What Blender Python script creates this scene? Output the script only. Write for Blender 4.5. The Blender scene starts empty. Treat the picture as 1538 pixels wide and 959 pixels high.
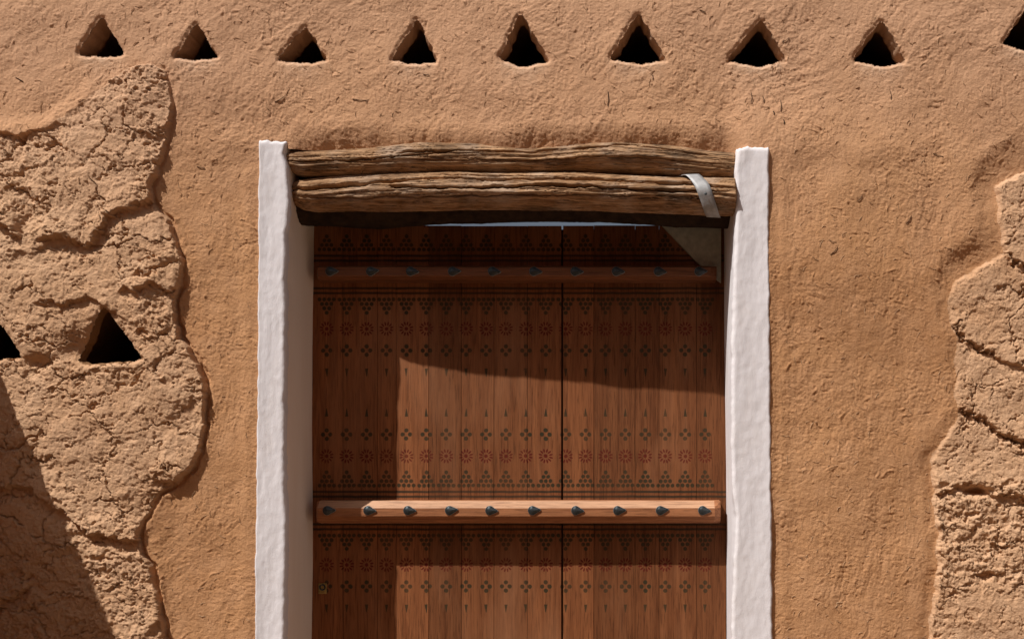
import bpy, math
import numpy as np
from mathutils import Vector

sc = bpy.context.scene
# ------------------------------------------------------------------ scale: 1 photo pixel on the facade = 3 mm
S = 0.003; D = 4.45; CX, CY, GY = 950.0, 750.0, 1235.0
SUN = Vector((1.19, 1.0, -2.1)).normalized()          # direction the light travels
DD = 0.35                                             # depth of the door face behind the facade
def W(px, py, y=0.0):
    """world point at depth y (into the wall) for a facade position"""
    k = (D + y) / D
    xc = (CX - 769) * S; zc = (GY - CY) * S
    return (xc + (px - CX) * S * k, y, zc + (CY - py) * S * k)

# ------------------------------------------------------------------ camera
cam = bpy.data.cameras.new('camera'); co = bpy.data.objects.new('camera', cam)
sc.collection.objects.link(co); sc.camera = co
co.location = ((CX - 769) * S, -D, (GY - CY) * S); co.rotation_euler = (math.radians(90), 0, 0)
cam.sensor_width = 36; cam.lens = 36 * D / (1538 * S)
cam.shift_x = (769 - CX) / 1538; cam.shift_y = (CY - 479.5) / 1538
cam.clip_start = 0.05; cam.clip_end = 2000
# ------------------------------------------------------------------ world, sun, exposure
w = bpy.data.worlds.new('World'); sc.world = w; w.use_nodes = True
nt = w.node_tree; sky = nt.nodes.new('ShaderNodeTexSky'); sky.sky_type = 'NISHITA'; sky.sun_disc = False
td = -SUN
sky.sun_elevation = math.asin(td.z); sky.sun_rotation = math.atan2(td.x, td.y)
sky.dust_density = 4.0
bg = nt.nodes['Background']; bg.inputs[1].default_value = 0.05
hs = nt.nodes.new('ShaderNodeHueSaturation'); hs.inputs['Saturation'].default_value = .62      # dusty desert air
nt.links.new(sky.outputs[0], hs.inputs['Color']); nt.links.new(hs.outputs[0], bg.inputs[0])
sl = bpy.data.lights.new('sun', 'SUN'); sl.energy = 5.0; sl.angle = math.radians(0.53); sl.color = (1.0, 0.962, 0.925)
so = bpy.data.objects.new('sun', sl); sc.collection.objects.link(so)
so.rotation_euler = SUN.to_track_quat('-Z', 'Y').to_euler(); so.location = (-6, -6, 9)
sc.view_settings.view_transform = 'Standard'; sc.view_settings.look = 'None'
sc.view_settings.exposure = 0.06; sc.view_settings.gamma = 1

# ------------------------------------------------------------------ numpy noise
_rng = np.random.RandomState(7)
_perm = _rng.permutation(512).astype(np.int32); _perm = np.concatenate([_perm, _perm, _perm])
_ang = _rng.rand(512) * 2 * np.pi; _gx = np.cos(_ang).astype(np.float32); _gy = np.sin(_ang).astype(np.float32)
def pn(x, y, seed=0):
    x = np.asarray(x, np.float32) + seed * 17.37; y = np.asarray(y, np.float32) + seed * 9.71
    xi = np.floor(x).astype(np.int32); yi = np.floor(y).astype(np.int32)
    xf = x - xi; yf = y - yi
    u = xf * xf * xf * (xf * (xf * 6 - 15) + 10); v = yf * yf * yf * (yf * (yf * 6 - 15) + 10)
    xi &= 511; yi &= 511; x1 = (xi + 1) & 511; y1 = (yi + 1) & 511
    def g(a, b, dx, dy):
        h = _perm[_perm[a] + b]; return _gx[h] * dx + _gy[h] * dy
    n0 = g(xi, yi, xf, yf) * (1 - u) + g(x1, yi, xf - 1, yf) * u
    n1 = g(xi, y1, xf, yf - 1) * (1 - u) + g(x1, y1, xf - 1, yf - 1) * u
    return (n0 * (1 - v) + n1 * v) * 1.5
def fbm(x, y, o=4, seed=0, g=0.5):
    r = 0; a = 1.0; t = 0
    for i in range(o):
        r = r + pn(x * 2.03 ** i, y * 2.03 ** i, seed + i * 3) * a; t += a; a *= g
    return r / t * 1.6
def vor(x, y, seed=0):
    """F1 distance and edge distance of a jittered cell pattern, cell random value"""
    xi = np.floor(x).astype(np.int32); yi = np.floor(y).astype(np.int32)
    f1 = np.full(x.shape, 9.0, np.float32); f2 = f1.copy(); cid = np.zeros(x.shape, np.float32)
    for dx in (-1, 0, 1):
        for dy in (-1, 0, 1):
            h = _perm[_perm[(xi + dx + seed * 13) & 511] + ((yi + dy + seed * 7) & 511)]
            jx = xi + dx + (h % 31) / 31.0; jy = yi + dy + ((h // 31 * 7 + h) % 29) / 29.0
            d = np.hypot(x - jx, y - jy).astype(np.float32)
            nf = d < f1
            f2 = np.where(nf, f1, np.minimum(f2, d)); cid = np.where(nf, h / 512.0, cid); f1 = np.minimum(f1, d)
    return f1, f2 - f1, cid
def ss(a, b, x):
    t = np.clip((x - a) / (b - a), 0, 1); return t * t * (3 - 2 * t)
def sdpoly(x, y, P):
    """signed distance, negative inside"""
    P = np.asarray(P, np.float32); d = np.full(x.shape, 1e9, np.float32); ins = np.zeros(x.shape, bool)
    for i in range(len(P)):
        ax, ay = P[i]; bx, by = P[(i + 1) % len(P)]
        ex, ey = bx - ax, by - ay; L = ex * ex + ey * ey + 1e-9
        t = np.clip(((x - ax) * ex + (y - ay) * ey) / L, 0, 1)
        d = np.minimum(d, (x - ax - t * ex) ** 2 + (y - ay - t * ey) ** 2)
        c = ((ay > y) != (by > y))
        if ey != 0: ins ^= c & (x < (bx - ax) * (y - ay) / ey + ax)
    d = np.sqrt(d); return np.where(ins, -d, d)
def dline(x, y, P):
    P = np.asarray(P, np.float32); d = np.full(x.shape, 1e9, np.float32)
    for i in range(len(P) - 1):
        ax, ay = P[i]; bx, by = P[i + 1]; ex, ey = bx - ax, by - ay; L = ex * ex + ey * ey + 1e-9
        t = np.clip(((x - ax) * ex + (y - ay) * ey) / L, 0, 1)
        d = np.minimum(d, (x - ax - t * ex) ** 2 + (y - ay - t * ey) ** 2)
    return np.sqrt(d)
def interp_closed(P, n, jitter=0, seed=0, rounds=2, cut=.09):
    P = [tuple(p) for p in P]
    for _ in range(rounds):                               # corner cutting
        Q = []
        for i in range(len(P)):
            a = P[i]; b = P[(i + 1) % len(P)]
            Q += [(a[0] * (1 - cut) + b[0] * cut, a[1] * (1 - cut) + b[1] * cut), (a[0] * cut + b[0] * (1 - cut), a[1] * cut + b[1] * (1 - cut))]
        P = Q
    P = np.array(P + [P[0]]); L = np.r_[0, np.cumsum(np.hypot(*(P[1:] - P[:-1]).T))]
    t = np.linspace(0, L[-1], n, endpoint=False)
    R = np.c_[np.interp(t, L, P[:, 0]), np.interp(t, L, P[:, 1])]
    if jitter:
        R[:, 0] += fbm(R[:, 0] / 14, R[:, 1] / 14, 3, seed) * jitter
        R[:, 1] += fbm(R[:, 0] / 14, R[:, 1] / 14, 3, seed + 5) * jitter
    return R

# ------------------------------------------------------------------ object helpers
def link(o, parent=None):
    sc.collection.objects.link(o)
    if parent: o.parent = parent
    return o
def mesh_obj(name, V, F, mat, parent=None, smooth=False):
    me = bpy.data.meshes.new(name)
    V = np.asarray(V, np.float32)
    if isinstance(F, np.ndarray):
        me.vertices.add(len(V)); me.vertices.foreach_set('co', V.ravel())
        k = F.shape[1]
        me.loops.add(F.size); me.loops.foreach_set('vertex_index', F.ravel().astype(np.int32))
        me.polygons.add(len(F)); me.polygons.foreach_set('loop_start', np.arange(0, F.size, k, dtype=np.int32))
        me.update(calc_edges=True)
    else:
        me.from_pydata([tuple(map(float, v)) for v in V], [], F)
    me.validate()
    if smooth: me.polygons.foreach_set('use_smooth', np.ones(len(me.polygons), bool))
    me.materials.append(mat); me.update()
    return link(bpy.data.objects.new(name, me), parent)
def empty(name, loc, label, cat, group=None):
    o = bpy.data.objects.new(name, None); o.empty_display_size = .1; o.location = loc; link(o)
    o['label'] = label; o['category'] = cat
    if group: o['group'] = group
    o['kind'] = 'thing'
    return o
def tag(o, label, cat, group=None):
    o['label'] = label; o['category'] = cat; o['kind'] = 'thing'
    if group: o['group'] = group
    return o
def grid_faces(nu, nv, wrap=False):
    """faces of a grid of nu rows x nv columns (index = i*nv + j)"""
    i = np.arange(nu - 1)[:, None]; j = np.arange(nv if wrap else nv - 1)[None, :]; j2 = (j + 1) % nv
    return np.stack([i * nv + j + 0 * i, i * nv + j2, (i + 1) * nv + j2, (i + 1) * nv + j + 0 * i], -1).reshape(-1, 4)
import bmesh
def chamfer_box(x0, x1, y0, y1, z0, z1, b):
    bm = bmesh.new()
    vs = [bm.verts.new((x, y, z)) for x in (x0, x1) for y in (y0, y1) for z in (z0, z1)]
    for f in ((0, 1, 3, 2), (4, 6, 7, 5), (0, 4, 5, 1), (2, 3, 7, 6), (0, 2, 6, 4), (1, 5, 7, 3)):
        bm.faces.new([vs[i] for i in f])
    bmesh.ops.bevel(bm, geom=bm.edges[:], offset=b, segments=1, affect='EDGES', profile=.5)
    bmesh.ops.recalc_face_normals(bm, faces=bm.faces[:])
    return bm
def bm_obj(name, bm, mat, parent=None, smooth=False):
    me = bpy.data.meshes.new(name); bm.to_mesh(me); bm.free(); me.materials.append(mat)
    if smooth: me.polygons.foreach_set('use_smooth', np.ones(len(me.polygons), bool))
    return link(bpy.data.objects.new(name, me), parent)

# ------------------------------------------------------------------ node helper
class NT:
    def __init__(s, name):
        s.mat = bpy.data.materials.new(name); s.mat.use_nodes = True
        s.t = s.mat.node_tree; s.b = s.t.nodes['Principled BSDF']
    def n(s, typ, **kw):
        nd = s.t.nodes.new(typ)
        for k, v in kw.items(): setattr(nd, k, v)
        return nd
    def put(s, sock, v):
        if isinstance(v, bpy.types.NodeSocket): s.t.links.new(v, sock)
        elif v is not None: sock.default_value = v
    def m(s, op, a, b=None, c=None):
        nd = s.n('ShaderNodeMath', operation=op)
        s.put(nd.inputs[0], a); s.put(nd.inputs[1], b)
        if c is not None: s.put(nd.inputs[2], c)
        return nd.outputs[0]
    def obj(s, scale=(1, 1, 1), loc=None):
        tc = s.n('ShaderNodeTexCoord'); mp = s.n('ShaderNodeMapping'); mp.inputs['Scale'].default_value = scale
        s.t.links.new(tc.outputs['Object'], mp.inputs[0])
        if loc is not None: s.put(mp.inputs['Location'], loc)
        return mp.outputs[0]
    def noise(s, vec, scale, detail=5, rough=.55, dist=0):
        nd = s.n('ShaderNodeTexNoise'); s.put(nd.inputs['Vector'], vec); nd.inputs['Scale'].default_value = scale
        nd.inputs['Detail'].default_value = detail; nd.inputs['Roughness'].default_value = rough
        nd.inputs['Distortion'].default_value = dist
        return nd.outputs['Fac']
    def ramp(s, f, pts):
        nd = s.n('ShaderNodeValToRGB'); s.put(nd.inputs[0], f); e = nd.color_ramp.elements
        while len(e) < len(pts): e.new(.5)
        for i, (p, c) in enumerate(pts):
            e[i].position = p; e[i].color = (c if isinstance(c, tuple) else (c, c, c)) + (1,)
        return nd.outputs[0]
    def mix(s, f, a, b, mode='MIX'):
        nd = s.n('ShaderNodeMix', data_type='RGBA', blend_type=mode)
        s.put(nd.inputs[0], f)
        for k, v in ((6, a), (7, b)):
            s.put(nd.inputs[k], v if isinstance(v, bpy.types.NodeSocket) else tuple(v) + (1,))
        return nd.outputs[2]
    def bump(s, h, dist, strength=1, prev=None):
        nd = s.n('ShaderNodeBump'); s.put(nd.inputs['Height'], h); nd.inputs['Distance'].default_value = dist
        nd.inputs['Strength'].default_value = strength
        if prev is not None: s.t.links.new(prev, nd.inputs['Normal'])
        return nd.outputs[0]
    def out(s, col, rough=.9, normal=None, spec=.2, metal=0):
        s.put(s.b.inputs['Base Color'], col if isinstance(col, bpy.types.NodeSocket) else tuple(col) + (1,))
        s.put(s.b.inputs['Roughness'], rough); s.b.inputs['Specular IOR Level'].default_value = spec
        s.b.inputs['Metallic'].default_value = metal
        if normal is not None: s.t.links.new(normal, s.b.inputs['Normal'])
        return s.mat

def mat_mud(name, c0, c1, c2, fine, rough_patch=False):
    t = NT(name); v = t.obj()
    big = t.noise(v, 1.1, 4, .55); mid = t.noise(v, 9, 6, .6); sm = t.noise(v, 70, 5, .65)
    col = t.mix(t.ramp(big, [(.35, 0.), (.68, 1.)]), c0, c1)
    col = t.mix(t.m('MULTIPLY', t.ramp(mid, [(.40, 0.), (.75, 1.)]), .6), col, c2)
    # chopped straw: pale and dark flecks
    vs = t.obj((1, 1, .35)); wv = t.noise(vs, 150, 3, .6, 1.5)
    col = t.mix(t.m('MULTIPLY', t.ramp(wv, [(.60, 0.), (.72, 1.)]), .35), col, tuple(min(1, x * 1.35) for x in c0))
    col = t.mix(t.m('MULTIPLY', t.ramp(sm, [(.25, 1.), (.42, 0.)]), .45), col, tuple(x * .62 for x in c1))
    # a dustier, paler mix high on the wall
    tc = t.n('ShaderNodeTexCoord'); sx = t.n('ShaderNodeSeparateXYZ'); t.t.links.new(tc.outputs['Object'], sx.inputs[0])
    z = t.m('ADD', sx.outputs[2], t.m('MULTIPLY', big, .9))
    col = t.mix(t.m('MULTIPLY', t.ramp(t.m('DIVIDE', z, 5.0), [(.60, 0.), (.80, 1.)]), .55), col, (.61, .378, .245))
    n = t.bump(t.noise(v, 45, 7, .62, .4), .006, fine)
    n = t.bump(t.noise(v, 130, 5, .7), .0045, fine, n); n = t.bump(t.noise(v, 330, 3, .6), .0016, fine, n)
    n = t.bump(wv, .0022, fine * .8, n)
    return t.out(col, .95, n, .08)
def dust(mat, col):
    nt_ = mat.node_tree; b_ = nt_.nodes['Principled BSDF']; src = b_.inputs['Base Color'].links[0].from_socket
    at = nt_.nodes.new('ShaderNodeAttribute'); at.attribute_name = 'dust'
    mx = nt_.nodes.new('ShaderNodeMix'); mx.data_type = 'RGBA'
    nt_.links.new(at.outputs['Fac'], mx.inputs[0]); nt_.links.new(src, mx.inputs[6]); mx.inputs[7].default_value = col
    nt_.links.new(mx.outputs[2], b_.inputs['Base Color'])
M_PLASTER = mat_mud('mud_plaster', (.53, .282, .135), (.43, .216, .099), (.56, .314, .168), .65)
M_ROUGH = mat_mud('old_mud', (.62, .382, .222), (.53, .302, .164), (.67, .435, .272), .9)
dust(M_PLASTER, (.66, .47, .33, 1))
M_HOLE = mat_mud('vent_mud', (.27, .145, .068), (.22, .11, .05), (.30, .16, .08), .8)  # vent insides: shade of the recess painted in as darker mud
def mat_white():
    t = NT('whitewash'); v = t.obj(); vs = t.obj((1, 1, .25))
    c = t.mix(t.ramp(t.noise(vs, 7, 6, .6, .5), [(.3, 0.), (.7, 1.)]), (.77, .735, .745), (.67, .635, .64))
    c = t.mix(t.m('MULTIPLY', t.ramp(t.noise(v, 23, 6, .7), [(.50, 0.), (.75, 1.)]), .10), c, (.60, .50, .43))
    c = t.mix(t.m('MULTIPLY', t.ramp(t.noise(t.obj((1, 1, .4)), 5, 5, .65, .6), [(.52, 0.), (.72, 1.)]), .35), c, (.62, .55, .50))
    c = t.mix(t.m('MULTIPLY', t.ramp(t.noise(t.obj((3, 3, .35)), 30, 4, .7, 1.), [(.70, 0.), (.78, 1.)]), .35), c, (.42, .36, .32))
    n = t.bump(t.noise(vs, 60, 5, .6), .0025, .5); n = t.bump(t.noise(v, 220, 3, .6), .0016, .6, n)
    return t.out(c, .95, n, .04)
M_WHITE = mat_white()
def mat_bounce_lime():
    t = NT('bounce_lit_limewash'); v = t.obj(); vs = t.obj((1, 1, .12))
    c = t.mix(t.ramp(t.noise(vs, 9, 6, .6, .5), [(.3, 0.), (.7, 1.)]), (.90, .79, .68), (.84, .72, .60))
    n = t.bump(t.noise(vs, 60, 5, .6), .003, .5)
    return t.out(c, .9, n, .1)
M_BOUNCE_LIME = mat_bounce_lime()  # left reveal: reflected warm light put into the limewash colour
def mat_logs():
    t = NT('weathered_log'); oi = t.n('ShaderNodeObjectInfo')
    cb = t.n('ShaderNodeCombineXYZ'); t.put(cb.inputs[1], t.m('MULTIPLY', oi.outputs['Random'], 30.))
    v = t.obj((.09, 1, 1), cb.outputs[0]); v2 = t.obj((.3, 1, 1), cb.outputs[0]); v3 = t.obj((1, 1, 1), cb.outputs[0])
    g = t.noise(v, 55, 7, .62, .6); g2 = t.noise(v, 160, 4, .6)
    c = t.mix(t.ramp(g, [(.34, 0.), (.66, 1.)]), (.17, .085, .038), (.50, .30, .16))
    c = t.mix(t.m('MULTIPLY', t.ramp(t.noise(v2, 11, 6, .6), [(.52, 0.), (.66, 1.)]), .75), c, (.075, .048, .03))
    c = t.mix(t.m('MULTIPLY', t.ramp(t.noise(v3, 6, 5, .6), [(.48, 0.), (.68, 1.)]), .55), c, (.46, .35, .26))
    c = t.mix(t.m('MULTIPLY', t.ramp(g2, [(.35, 1.), (.48, 0.)]), .7), c, (.04, .022, .012))
    n = t.bump(g, .006, .8); n = t.bump(g2, .0025, .8, n); n = t.bump(t.noise(v3, 190, 3, .6), .001, .6, n)
    return t.out(c, .88, n, .12)
M_LOG = mat_logs()
def wood_base(t, sc_, dark, mid, light, rnd=True):
    oi = t.n('ShaderNodeObjectInfo'); cb = t.n('ShaderNodeCombineXYZ')
    t.put(cb.inputs[0], t.m('MULTIPLY', oi.outputs['Random'], 20.)); t.put(cb.inputs[2], t.m('MULTIPLY', oi.outputs['Random'], 7.))
    v = t.obj(sc_, cb.outputs[0]); v3 = t.obj((1, 1, 1), cb.outputs[0])
    g = t.noise(v, 42, 6, .6, .8); f = t.noise(v, 190, 4, .6, .3)
    c = t.mix(t.ramp(g, [(.30, 0.), (.70, 1.)]), dark, light)
    c = t.mix(.45, c, mid)
    c = t.mix(t.m('MULTIPLY', t.ramp(f, [(.36, 1.), (.50, 0.)]), .55), c, tuple(x * .5 for x in dark))
    br = t.m('MULTIPLY_ADD', oi.outputs['Random'], .5, .75)
    cc = t.n('ShaderNodeHueSaturation'); t.put(cc.inputs['Value'], br); t.put(cc.inputs['Color'], c)
    c = cc.outputs[0]
    return c, g, f, v3
def mat_planks():
    t = NT('stencilled_planks')
    c, g, f, v3 = wood_base(t, (1, 1, .05), (.112, .036, .013), (.195, .067, .024), (.31, .118, .045))
    # blotchy wear and bleaching
    c = t.mix(t.m('MULTIPLY', t.ramp(t.noise(t.obj((1, 1, .3)), 4.5, 5, .6), [(.48, 0.), (.72, 1.)]), .5), c, (.30, .135, .065))
    tc = t.n('ShaderNodeTexCoord'); sx = t.n('ShaderNodeSeparateXYZ'); t.t.links.new(tc.outputs['Object'], sx.inputs[0])
    K = S * (D + DD) / D
    X0 = W(490.7, 0, DD)[0]; Z1 = W(0, 589, DD)[2]
    wob = t.noise(t.obj(), 14, 2, .5)
    px = t.m('DIVIDE', t.m('SUBTRACT', sx.outputs[0], X0 - 14.955 * K), K)
    px = t.m('ADD', px, t.m('MULTIPLY_ADD', wob, 2.4, -1.2))
    py = t.m('DIVIDE', t.m('SUBTRACT', sx.outputs[2], Z1 - 177 * K), K)
    py = t.m('ADD', py, t.m('MULTIPLY_ADD', wob, -2., 1.))
    u = t.m('SUBTRACT', t.m('FLOORED_MODULO', px, 29.91), 14.955); au = t.m('ABSOLUTE', u)
    q = t.m('ABSOLUTE', t.m('SUBTRACT', t.m('FLOORED_MODULO', py, 354.), 177.))
    def dot(a, ax, b, bx):                                  # distance
        da = t.m('SUBTRACT', a, ax); db = t.m('SUBTRACT', b, bx)
        return t.m('SQRT', t.m('ADD', t.m('MULTIPLY', da, da), t.m('MULTIPLY', db, db)))
    dm = None
    for (ax, qx) in ((3.6, 139.5), (10.8, 139.5), (0, 132.8), (7.2, 132.8), (3.6, 126.2), (0, 119.6)):
        d = dot(au, ax, q, qx); dm = d if dm is None else t.m('MINIMUM', dm, d)
    dq = t.m('ABSOLUTE', t.m('SUBTRACT', q, 63.))
    dd = t.m('MINIMUM', dot(au, 0, dq, 6.2), dot(au, 5.6, dq, 0))
    dm = t.m('MINIMUM', dm, t.m('SUBTRACT', dd, .25))
    def below(x, r, soft=.9):
        mr = t.n('ShaderNodeMapRange'); t.put(mr.inputs[0], x); mr.inputs[1].default_value = r - soft / 2
        mr.inputs[2].default_value = r + soft / 2; mr.inputs[3].default_value = 1; mr.inputs[4].default_value = 0
        return mr.outputs[0]
    green = below(dm, 2.95)
    # drop: wedge between q 25 and 36
    tt = t.m('DIVIDE', t.m('SUBTRACT', q, 24.), 12.)
    wedge = t.m('SUBTRACT', au, t.m('MULTIPLY_ADD', t.m('MAXIMUM', tt, 0.), 2.2, .35))
    drop = t.m('MULTIPLY', below(wedge, 0., .8), below(t.m('ABSOLUTE', t.m('SUBTRACT', q, 30.)), 6., .8))
    inn = t.m('MULTIPLY', t.m('GREATER_THAN', px, 0.), t.m('LESS_THAN', px, 598.))
    green = t.m('MULTIPLY', t.m('MAXIMUM', green, drop), inn)
    ln = t.m('MINIMUM', t.m('ABSOLUTE', t.m('SUBTRACT', q, 149.)), t.m('ABSOLUTE', t.m('SUBTRACT', q, 156.2)))
    lines = below(ln, 1.7)
    # rosette
    qr = t.m('SUBTRACT', q, 95.5); r = t.m('SQRT', t.m('ADD', t.m('MULTIPLY', u, u), t.m('MULTIPLY', qr, qr)))
    a = t.m('ARCTAN2', qr, u); a = t.m('SUBTRACT', t.m('FLOORED_MODULO', a, math.pi / 6), math.pi / 12)
    ex = t.m('DIVIDE', t.m('SUBTRACT', t.m('MULTIPLY', r, t.m('COSINE', a)), 8.), 2.9)
    ey = t.m('DIVIDE', t.m('MULTIPLY', r, t.m('SINE', a)), 1.25)
    pet = below(t.m('ADD', t.m('MULTIPLY', ex, ex), t.m('MULTIPLY', ey, ey)), 1., .5)
    red = t.m('MULTIPLY', t.m('MAXIMUM', pet, below(r, 2.7)), inn)
    wear = t.ramp(t.noise(t.obj((1, 1, .5)), 38, 6, .7), [(.28, .65), (.40, 1.)])
    wear = t.m('MULTIPLY', wear, t.ramp(t.noise(t.obj(), 5, 3, .5), [(.3, .8), (.6, 1.)]))
    oi2 = t.n('ShaderNodeObjectInfo'); wear = t.m('MULTIPLY', wear, t.m('MULTIPLY_ADD', t.m('FRACT', t.m('MULTIPLY', oi2.outputs['Random'], 7.3)), .18, .82))
    c = t.mix(t.m('MULTIPLY', t.m('MULTIPLY', green, wear), .95), c, (.022, .024, .012))
    c = t.mix(t.m('MULTIPLY', t.m('MULTIPLY', lines, wear), .95), c, (.022, .020, .012))
    c = t.mix(t.m('MULTIPLY', t.m('MULTIPLY', red, wear), .93), c, (.085, .004, .004))
    n = t.bump(g, .003, .35); n = t.bump(f, .0012, .5, n)
    return t.out(c, t.m('MULTIPLY_ADD', g, .3, .5), n, .12)
M_PLANK = mat_planks()
def mat_wood(name, sc_, d, m_, l):
    t = NT(name); c, g, f, v3 = wood_base(t, sc_, d, m_, l)
    n = t.bump(g, .003, .4); n = t.bump(f, .0012, .5, n)
    return t.out(c, .55, n, .28)
M_BAR = mat_wood('crossbar_wood', (.05, 1, 1), (.17, .060, .022), (.28, .110, .044), (.44, .19, .085))
M_BAR_SHADE = mat_wood('shade_darkened_crossbar_wood', (.05, 1, 1), (.11, .038, .014), (.18, .066, .026), (.28, .11, .05))  # upper bar: same wood, its shade painted into a darker colour
M_BAR_SUNLIT = mat_wood('sunlit_chamfer_wood', (.05, 1, 1), (.30, .145, .075), (.42, .23, .13), (.55, .33, .20))  # sunlight on the lower bar's top chamfer, painted as paler wood
M_FRAME = mat_wood('frame_wood', (1, 1, .05), (.07, .026, .012), (.10, .038, .018), (.14, .055, .025))
def mat_simple(name, c0, c1, scale, rough, metal, bump=.001, spec=.4):
    t = NT(name); v = t.obj(); f = t.noise(v, scale, 5, .6)
    c = t.mix(t.ramp(f, [(.35, 0.), (.65, 1.)]), c0, c1)
    return t.out(c, rough, t.bump(t.noise(v, scale * 3, 4, .6), bump, .7), spec, metal)
M_IRON = mat_simple('blackened_iron', (.035, .043, .047), (.075, .085, .088), 60, .42, .75)
M_RIM = mat_simple('worn_iron_rim', (.30, .30, .29), (.16, .165, .165), 60, .5, .5)
M_STRAP = mat_simple('galvanised_strap', (.42, .42, .42), (.30, .30, .295), 35, .65, .35)
M_BRACKET = mat_simple('grey_plywood', (.46, .44, .35), (.32, .31, .25), 30, .8, 0)
M_BRASS = mat_simple('tarnished_brass', (.42, .29, .09), (.25, .17, .06), 80, .45, .6)
def mat_sand():
    t = NT('sandy_ground'); v = t.obj()
    c = t.mix(t.ramp(t.noise(v, .8, 7, .6), [(.35, 0.), (.65, 1.)]), (.25, .17, .11), (.19, .125, .08))
    c = t.mix(t.m('MULTIPLY', t.ramp(t.noise(v, 40, 4, .6), [(.55, 0.), (.7, 1.)]), .4), c, (.32, .25, .19))
    n = t.bump(t.noise(v, 12, 8, .65), .03, .6)
    return t.out(c, .95, n, .1)
M_SAND = mat_sand()
M_SHADE_TWIG = mat_simple('shade_dark_log_and_twig', (.045, .028, .018), (.022, .014, .010), 20, .95, 0, .004, .1)  # rear logs' shade painted as near-black wood; twigs share the dark colour
M_STRAW = mat_simple('straw', (.50, .33, .19), (.36, .21, .11), 40, .8, 0)

# ================================================================== GROUND
g = 60; xs = np.sinh(np.linspace(-1, 1, 161) * 6) / math.sinh(6) * 400
gx, gy = np.meshgrid(xs, xs, indexing='ij')
gz = (fbm(gx * 1.3, gy * 1.3, 4, 3) * .025 * np.exp(-np.hypot(gx, gy) / 15)) - .02
ground = mesh_obj('ground', np.c_[gx.ravel(), gy.ravel(), gz.ravel()], grid_faces(161, 161)[:, ::-1].copy(), M_SAND, None, True)
ground['kind'] = 'structure'

# ================================================================== MUD WALL
wall = empty('mud_wall', W(769, GY, 0), 'tall tan mud plastered wall around the doorway, pierced by triangular vents', 'wall')
wall_off = Vector(wall.location)
LEFT = [(-300, 190), (-20, 199), (0, 199), (30, 203), (75, 196), (95, 180), (120, 165), (140, 142), (170, 118), (195, 102), (225, 96),
        (245, 103), (256, 125), (261, 150), (258, 185), (250, 215), (240, 245), (232, 272), (228, 285), (231, 305), (243, 322),
        (258, 338), (268, 362), (277, 390), (275, 415), (268, 435), (262, 455), (264, 480), (272, 505), (286, 525),
        (300, 545), (308, 568), (310, 600), (307, 640), (300, 680), (286, 708), (266, 730), (240, 740), (230, 760), (219, 785),
        (209, 805), (213, 830), (225, 845), (233, 870), (240, 900), (246, 935), (254, 965), (258, 1400), (-300, 1400)]
RIGHT = [(1900, 240), (1560, 253), (1538, 258), (1515, 264), (1501, 278), (1498, 300), (1502, 330), (1507, 365), (1508, 381), (1490, 390),
         (1465, 404), (1435, 420), (1425, 438), (1424, 470), (1430, 490), (1440, 505), (1437, 540), (1436, 580), (1438, 610),
         (1440, 625), (1425, 650), (1408, 670), (1400, 690), (1402, 715), (1405, 730), (1403, 760), (1410, 800), (1408, 850),
         (1405, 890), (1398, 930), (1395, 970), (1390, 1400), (1900, 1400)]
OPEN = [(409, 222), (1130, 236), (1131, 1300), (404, 1300)]         # hidden behind the whitewashed jambs and logs
VENTS = [[(150, 27), (156, 27), (188, 82), (150, 84), (112, 82)],
         [(294, 37), (299, 37), (329, 86), (294, 91), (259, 87)],
         [(455, 40), (462, 40), (492, 90), (455, 94), (414, 90)],
         [(624, 27), (630, 28), (658, 92), (622, 96), (585, 89)],
         [(779, 21), (785, 21), (827, 91), (787, 101), (748, 88)],
         [(955, 24), (962, 24), (1004, 91), (958, 98), (914, 90)],
         [(1139, 30), (1147, 31), (1184, 91), (1139, 100), (1090, 90)],
         [(1321, 31), (1328, 31), (1364, 92), (1324, 99), (1279, 88)],
         [(1556, -12), (1562, -12), (1612, 72), (1556, 78), (1503, 66)],
         [(156, 463), (164, 464), (221, 541), (190, 546), (145, 549), (114, 544), (126, 514)],
         [(-22, 455), (-14, 455), (40, 537), (-20, 545), (-80, 538)]]
VC = [interp_closed(v, 72, 2.4, i * 2 + 1, 1) for i, v in enumerate(VENTS)]

cell = 1.25
def axis(a, b, lo, hi):
    mid = np.arange(a, b + cell, cell)
    def tail(start, end):
        r = []; s = cell; x = start; d = 1 if end > start else -1
        while (end - x) * d > 0: s = min(s * 1.10, 24); x += s * d; r.append(x)
        return r
    return np.array(tail(a, lo)[::-1] + list(mid) + tail(mid[-1], hi), np.float32)
ax = axis(-30, 1568, -1400, 3000); ay = axis(-30, 990, -900, GY + 10)
PX, PY = np.meshgrid(ax, ay, indexing='ij')
nU, nV = PX.shape
near = lambda c, m: (PX > c[0] - m) & (PX < c[2] + m) & (PY > c[1] - m) & (PY < c[3] + m)

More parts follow.
